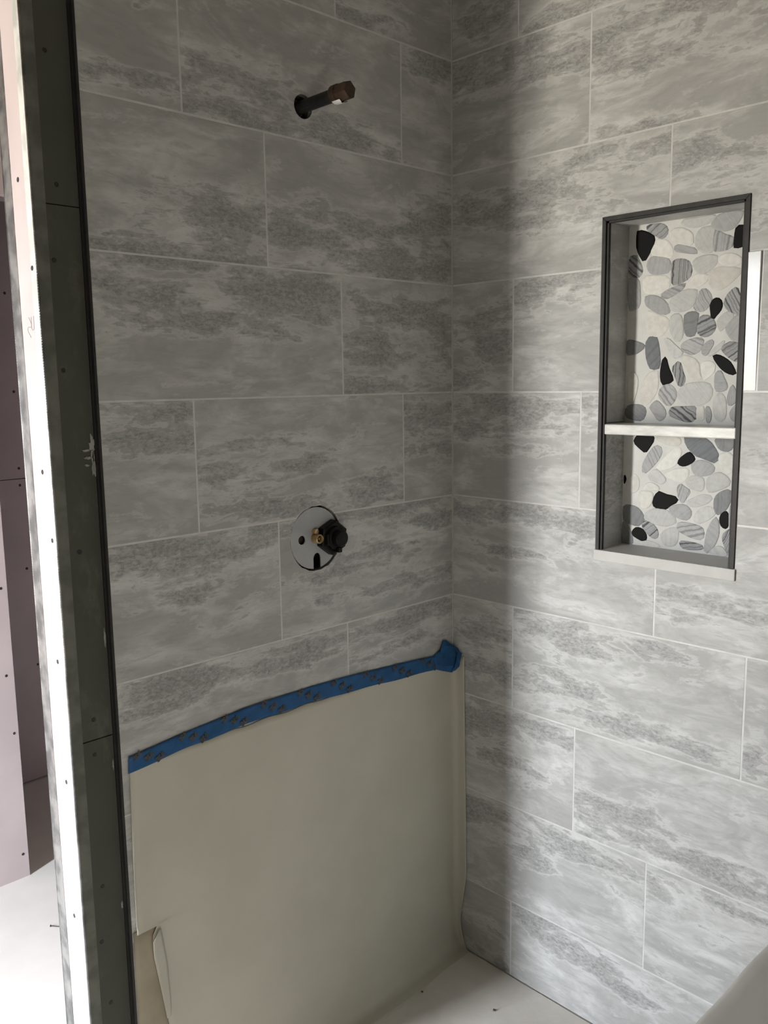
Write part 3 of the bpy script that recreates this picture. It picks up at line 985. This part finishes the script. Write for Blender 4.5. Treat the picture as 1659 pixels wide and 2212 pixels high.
vpart(valve, 'stem_hollow_shade', bm, 'cavity', parent=st)  # dark disc puts the shade of the hollow stem into colour
bm = bmesh.new()
lathe_y(bm, [(-0.005, 0.0026), (-0.0105, 0.0026), (-0.0112, 0.0)], -0.4525, 1.1885, 8)
vpart(valve, 'stem_screw', bm, 'brass', parent=st)
bm = bmesh.new()
lathe_y(bm, [(0.05, 0.0), (0.05, 0.006), (-0.006, 0.006), (-0.0068, 0.0)], -0.4550, 1.2040, 10)
vpart(valve, 'stop_screw', bm, 'brass')
bm = bmesh.new()
lathe_y(bm, [(0.05, 0.0), (0.05, 0.0095), (0.012, 0.0095), (0.012, 0.0)], -0.4885, 1.1885, 16)
vpart(valve, 'port_plug', bm, 'plug')
CX, CZ = -0.4110, 1.1860
bm = bmesh.new()
lathe_y(bm, [(0.004, 0.0), (0.004, 0.0390), (-0.013, 0.0390), (-0.0155, 0.0360), (-0.0155, 0.0)], CX, CZ, 6, math.pi / 6 - 0.12)
cap = vpart(valve, 'cap', bm, 'blackplastic')
bm = bmesh.new()
lathe_y(bm, [(-0.015, 0.0), (-0.015, 0.0265), (-0.022, 0.0255), (-0.025, 0.0200), (-0.025, 0.0)], CX, CZ, 20)
vpart(valve, 'cap_collar', bm, 'blackplastic', parent=cap)
bm = bmesh.new()
lathe_y(bm, [(-0.024, 0.0), (-0.024, 0.0185), (-0.038, 0.0178), (-0.041, 0.0150), (-0.042, 0.0)], CX, CZ + 0.001, 20)
vpart(valve, 'cap_knob', bm, 'blackplastic', parent=cap)
bm = boxes((CX - 0.004, CX + 0.006, -0.032, -0.010, CZ - 0.0310, CZ - 0.0200), (CX - 0.030, CX - 0.022, -0.026, -0.012, CZ - 0.012, CZ + 0.012))
bevelled(bm, 0.001, 1)
vpart(valve, 'cap_rib', bm, 'blackplastic', parent=cap)

# ------------------------------------------------------------------ masking paper on the left wall
def lerp_tab(x, tab):
    if x <= tab[0][0]:
        return tab[0][1]
    for (a, b), (c_, d) in zip(tab, tab[1:]):
        if x <= c_:
            return b + (d - b) * (x - a) / (c_ - a)
    return tab[-1][1]


def standoff(x, z):
    """how far the hanging sheet stands away from the tiles"""
    low = max(0.0, min(1.0, (0.80 - z) / 0.6))
    d = 0.0022 + low * (0.006 + 0.0035 * math.sin(x * 9.0 + 0.6) + 0.002 * math.sin(x * 19 + z * 6))
    edge = max(0.0, 1.0 - (x + 0.93) / 0.10)
    d += edge ** 2 * 0.014 * min(1.0, low * 1.6)
    if z < 0.10:
        d += (0.10 - z) ** 2 * 2.6
    return max(d, 0.0018)


paper_root = tag(empty('masking_paper', (-0.46, 0.0, 0.80)), 'beige masking paper sheet hanging from blue tape down to floor', 'paper')
Z_TOP, Z_TEAR = 0.822, 0.487
zs = [Z_TOP - (Z_TOP - Z_TEAR) * i / 24 for i in range(25)] + [Z_TEAR - 0.006] + [Z_TEAR - 0.006 - (Z_TEAR - 0.006 - 0.006) * i / 34 for i in range(1, 35)]
NSX = 60
WRAP = 0.036
bm = bmesh.new()
grid = []
rr = random.Random(11)
for z in zs:
    if z >= Z_TEAR - 1e-6:
        xl = lerp_tab(z, [(0.487, -0.9315), (0.60, -0.9285), (0.69, -0.9255), (0.80, -0.9205)])
    else:
        xl = lerp_tab(z, [(0.0, -0.836), (0.27, -0.872), (0.43, -0.897), (0.465, -0.897), (0.48, -0.886)])
    wrap = WRAP if z > 0.22 else WRAP * max(0.0, (z - 0.01) / 0.21) ** 0.8
    rad = 0.016
    d_end = standoff(-0.05, z)
    row = []
    for j in range(NSX + 1):
        q = j / NSX
        if q <= 0.86:
            x = xl + (-rad - 0.002 - xl) * (q / 0.86)
            y = -standoff(x, z)
            if abs(z - Z_TEAR) < 0.001 and q < 0.08:
                pass
        elif q <= 0.94:
            a = (q - 0.86) / 0.08 * math.pi / 2
            x = -rad - 0.002 + rad * math.sin(a)
            y = -d_end - rad * (1 - math.cos(a)) * min(1, wrap / WRAP + 0.2)
        else:
            x = -0.002
            y = -d_end - rad - (max(wrap - rad, 0.0)) * (q - 0.94) / 0.06
        row.append(bm.verts.new((x, y, z + (0.002 * math.sin(x * 60) * (1 if z == Z_TOP else 0)))))
    grid.append(row)
# the foot of the sheet runs out over the floor paper
for k in range(1, 5):
    row = []
    for j in range(NSX + 1):
        v = grid[len(zs) - 1][j].co
        row.append(bm.verts.new((v.x - 0.002 * k * (1 if j > 50 else 0), v.y - 0.011 * k, 0.0055 - 0.0006 * k)))
    grid.append(row)
for A, B in zip(grid, grid[1:]):
    for j in range(NSX):
        bm.faces.new((A[j], A[j + 1], B[j + 1], B[j]))
bmesh.ops.translate(bm, verts=bm.verts[:], vec=-paper_root.location)
sheet = obj('sheet', bm, 'paper', paper_root, smooth=True)
sd = sheet.modifiers.new('thickness', 'SOLIDIFY')
sd.thickness = 0.0005
# curled flap at the tear
bm = bmesh.new()
prev = None
for i in range(13):
    q = i / 12
    z = 0.476 - 0.20 * q
    x0 = lerp_tab(z, [(0.27, -0.874), (0.43, -0.9015), (0.462, -0.9010), (0.476, -0.888)])
    x1 = lerp_tab(z, [(0.27, -0.866), (0.30, -0.8640), (0.40, -0.8690), (0.476, -0.8800)])
    lift = 0.010 * (1 - q) ** 0.8
    cur = [bm.verts.new((x0 + (x1 - x0) * k / 4, -standoff(x0 + (x1 - x0) * k / 4, z) - lift * (0.55 + 0.45 * (1 - k / 4)) - 0.0008, z)) for k in range(5)]
    if prev:
        for k in range(4):
            bm.faces.new((prev[k], prev[k + 1], cur[k + 1], cur[k]))
    prev = cur
bmesh.ops.translate(bm, verts=bm.verts[:], vec=-paper_root.location)
flap = obj('torn_flap', bm, 'paper', paper_root, smooth=True)
sd = flap.modifiers.new('thickness', 'SOLIDIFY')
sd.thickness = 0.0005

bm = bmesh.new()
prev = None
for i in range(17):
    z = 0.482 * (1 - i / 16) + 0.004
    cur = [bm.verts.new((-0.9330 + 0.0105 * k, -0.0012 - 0.0012 * math.sin(k * 0.9 + z * 9) ** 2 - (0.012 * (1 - z / 0.08) ** 2 if z < 0.08 else 0), z)) for k in range(10)]
    if prev:
        for k in range(9):
            bm.faces.new((prev[k], prev[k + 1], cur[k + 1], cur[k]))
    prev = cur
bmesh.ops.translate(bm, verts=bm.verts[:], vec=-paper_root.location)
o = obj('under_sheet', bm, 'kraft', paper_root, smooth=True)
o['label'] = 'brown kraft paper showing under the torn corner'
sd = o.modifiers.new('thickness', 'SOLIDIFY'); sd.thickness = 0.0004

# ------------------------------------------------------------------ blue tape
TOP = [(-0.922, 0.840), (-0.768, 0.853), (-0.664, 0.861), (-0.478, 0.861), (-0.292, 0.852), (-0.062, 0.834)]
BOT = [(-0.924, 0.807), (-0.80, 0.818), (-0.665, 0.825), (-0.479, 0.8245), (-0.285, 0.812), (-0.062, 0.797)]
tape = tag(empty('blue_tape', (-0.46, 0.0, 0.83)), 'blue painter tape strip with dark printed marks holding the masking paper', 'tape')
bm = bmesh.new()
prev = None
NT_ = 80
for i in range(NT_ + 1):
    q = i / NT_
    cur = []
    for k in range(7):
        f = k / 6
        xt, xb = -0.922 + 0.868 * q, -0.924 + 0.870 * q
        x = xb + (xt - xb) * f
        zb = lerp_tab(x, BOT) + 0.0010 * math.sin(x * 37)
        zt = lerp_tab(x, TOP) + 0.0006 * math.sin(x * 29)
        crease = math.exp(-(((x + 0.70) * 0.32 - (f - 0.45) * 0.035) / 0.004) ** 2) * 0.0016 * (1 if -0.85 < x < -0.52 else 0)
        y = -0.0036 - 0.0012 * max(0, math.sin(x * 23 + f * 3.0)) * (0.4 + f) - crease
        cur.append(bm.verts.new((x, y, zb + (zt - zb) * f)))
    if prev:
        for k in range(6):
            bm.faces.new((prev[k], cur[k], cur[k + 1], prev[k + 1]))
    prev = cur
bmesh.ops.translate(bm, verts=bm.verts[:], vec=-tape.location)
strip = obj('strip', bm, 'tape', tape, smooth=True)
sd = strip.modifiers.new('thickness', 'SOLIDIFY'); sd.thickness = 0.0004
# folded bunch at the corner: the strip doubles back on itself in three crumpled folds
def fold_sheet(rows, seed, amp):
    rr2 = random.Random(seed)
    bmf = bmesh.new()
    g_ = [[bmf.verts.new((p[0] + rr2.uniform(-amp, amp), p[1] + rr2.uniform(-amp, amp), p[2] + rr2.uniform(-amp, amp))) for p in r] for r in rows]
    for A, B in zip(g_, g_[1:]):
        for k in range(len(A) - 1):
            bmf.faces.new((A[k], A[k + 1], B[k + 1]))
            bmf.faces.new((A[k], B[k + 1], B[k]))
    bmesh.ops.translate(bmf, verts=bmf.verts[:], vec=-tape.location)
    of = obj('folded_end', bmf, 'tape', tape)
    md = of.modifiers.new('thickness', 'SOLIDIFY')
    md.thickness = 0.0005


fold_sheet([[(-0.078, -0.0048, 0.799), (-0.079, -0.0052, 0.812), (-0.079, -0.0052, 0.825), (-0.078, -0.0048, 0.838)],
            [(-0.052, -0.0090, 0.790), (-0.054, -0.0150, 0.806), (-0.055, -0.0120, 0.824), (-0.056, -0.0090, 0.848)],
            [(-0.026, -0.0160, 0.783), (-0.034, -0.0260, 0.804), (-0.034, -0.0150, 0.826), (-0.036, -0.0110, 0.843)],
            [(-0.006, -0.0200, 0.793), (-0.020, -0.0300, 0.808), (-0.012, -0.0240, 0.822), (-0.018, -0.0170, 0.836)]], 5, 0.0016)
fold_sheet([[(-0.066, -0.0130, 0.840), (-0.044, -0.0170, 0.842), (-0.022, -0.0220, 0.838), (-0.002, -0.0270, 0.829)],
            [(-0.058, -0.0110, 0.853), (-0.042, -0.0140, 0.856), (-0.024, -0.0180, 0.852), (-0.006, -0.0210, 0.842)],
            [(-0.047, -0.0060, 0.869), (-0.042, -0.0070, 0.869), (-0.030, -0.0090, 0.862), (-0.018, -0.0120, 0.853)]], 8, 0.0013)
fold_sheet([[(-0.014, -0.0260, 0.842), (-0.002, -0.0290, 0.830)], [(-0.022, -0.0300, 0.822), (-0.010, -0.0330, 0.816)],
            [(-0.030, -0.0300, 0.800), (-0.012, -0.0290, 0.798)], [(-0.030, -0.0200, 0.784), (-0.016, -0.0200, 0.784)]], 13, 0.0012)

# printed marks on the tape
fc = bpy.data.curves.new('tape_mark', 'FONT')
fc.body = '3M'
fc.size = 0.0150
fc.offset = 0.0010
fc.align_x = 'CENTER'
fc.align_y = 'CENTER'
fo = bpy.data.objects.new('tape_mark', fc)
COL.objects.link(fo)
bpy.context.view_layer.update()
mark = bpy.data.meshes.new_from_object(fo.evaluated_get(bpy.context.evaluated_depsgraph_get()))
mark.name = 'printed_mark'
bpy.data.objects.remove(fo, do_unlink=True)
mark.materials.clear()
mark.materials.append(M['print'])
n = 0
x = -0.905
while x < -0.085:
    for dx, f, s in ((0.0, 0.84, 0.9), (0.027, 0.52, 1.0), (0.053, 0.20, 1.0)):
        xx = x + dx * 0.9
        if f > 0.9:
            xx += 0.0
        zb, zt = lerp_tab(xx, BOT), lerp_tab(xx, TOP)
        zz = zb + (zt - zb) * (1 - f if False else f) - (0.002 if f > 0.9 else 0)
        o = bpy.data.objects.new('printed_mark', mark)
        COL.objects.link(o)
        o.location = Vector((xx, -0.0058, zz)) - tape.location
        sl = (lerp_tab(xx + 0.02, TOP) - lerp_tab(xx - 0.02, TOP)) / 0.04
        o.rotation_euler = (math.pi / 2, -math.atan(sl) - math.radians(28), 0)
        o.scale = (s, s, s)
        o.parent = strip
        o.matrix_parent_inverse = Matrix.Identity(4)
    x += 0.098

# ------------------------------------------------------------------ shower floor, bench, end wall
bm = bmesh.new()
prev = None
for i in range(31):
    cur = []
    for k in range(41):
        x = -0.93 + 0.926 * i / 30
        y = -0.006 - 0.85 * k / 40
        lift = 0.0012 * math.sin(x * 7 + 1) * math.sin(y * 9) + 0.0012 * math.sin(y * 17 + x * 5)
        cur.append(bm.verts.new((x, y, 0.0030 + abs(lift))))
    if prev:
        for k in range(40):
            bm.faces.new((prev[k], cur[k], cur[k + 1], prev[k + 1]))
    prev = cur
o = obj('floor_paper', bm, 'floorpaper', smooth=True)
tag(o, 'dusty beige protection paper covering the shower floor', 'paper')
rr = random.Random(21)
for x, y, r, lab in ((-0.131, -0.243, 0.0045, 'small dark debris chip on the shower floor paper towards the bench'),
                     (-0.207, -0.074, 0.0034, 'tiny dark debris chip on the shower floor paper close to the hanging sheet')):
    bm = bmesh.new()
    bmesh.ops.create_icosphere(bm, subdivisions=1, radius=r)
    for v in bm.verts:
        v.co *= rr.uniform(0.7, 1.15)
        v.co.z *= 0.6
    o = obj('debris_chip', bm, 'speck', loc=(x, y, 0.0045 + r * 0.45))
    tag(o, lab, 'debris', 'debris chips on the shower floor')

bench = tag(empty('shower_bench', (-0.47, -1.18, 0.0)), 'shower bench wrapped in beige protection paper against the niche wall', 'bench')
bm = boxes((-0.93, -0.001, -1.499, -0.862, 0.004, 0.436))
bmesh.ops.translate(bm, verts=bm.verts[:], vec=-bench.location)
obj('body', bm, 'plaster', bench)
bm = bmesh.new()
prev = None
for i in range(41):
    x = -0.935 + 0.931 * i / 40
    cur = []
    prof = [(-1.507, 0.441), (-1.20, 0.444), (-1.0, 0.4415), (-0.92, 0.443), (-0.885, 0.447), (-0.868, 0.4475), (-0.859, 0.444), (-0.856, 0.437), (-0.858, 0.40), (-0.860, 0.25)]
    for y, z in prof:
        cur.append(bm.verts.new((x, y + 0.009 + 0.0012 * math.sin(x * 31), z + 0.0005 * math.sin(x * 14 + y * 9))))
    if prev:
        for k in range(len(prof) - 1):
            bm.faces.new((prev[k], cur[k], cur[k + 1], prev[k + 1]))
    prev = cur
bmesh.ops.translate(bm, verts=bm.verts[:], vec=-bench.location)
o = obj('paper_cover', bm, 'benchpaper', bench, smooth=True)
sd = o.modifiers.new('thickness', 'SOLIDIFY'); sd.thickness = 0.0006

struct(obj('wall_front', boxes((-1.022, 0.12, -1.62, -1.5, 0, CEIL)), 'plaster'))

# pencil scribble on the wall end
cu = bpy.data.curves.new('pencil_mark', 'CURVE')
cu.dimensions = '3D'
cu.bevel_depth = 0.0005
cu.bevel_resolution = 1
for pts in ([(0.060, 1.640), (0.052, 1.625), (0.066, 1.622), (0.056, 1.606)], [(0.050, 1.640), (0.046, 1.618), (0.040, 1.641)]):
    sp = cu.splines.new('BEZIER')
    sp.bezier_points.add(len(pts) - 1)
    for bp, (y, z) in zip(sp.bezier_points, pts):
        bp.co = (-1.0216, y, z)
        bp.handle_left_type = bp.handle_right_type = 'AUTO'
tmp = bpy.data.objects.new('pencil_mark', cu)
COL.objects.link(tmp)
bpy.context.view_layer.update()
me = bpy.data.meshes.new_from_object(tmp.evaluated_get(bpy.context.evaluated_depsgraph_get()))
bpy.data.objects.remove(tmp, do_unlink=True)
me.materials.clear(); me.materials.append(M['pencil'])
o = bpy.data.objects.new('pencil_mark', me)
COL.objects.link(o)
o.parent = wl

# a nail left on the floor beside the wall end
bm = bmesh.new()
lathe_y(bm, [(-0.020, 0.0), (-0.018, 0.0012), (0.018, 0.0012), (0.0181, 0.0030), (0.0195, 0.0030), (0.0195, 0.0)], 0, 0, 8)
o = obj('nail', bm, 'screw', loc=(-0.739, 0.853, 0.0030), rotz=math.atan2(0.0159, 0.0223))
tag(o, 'small dark nail lying on the bright floor beyond the wall end', 'nail')
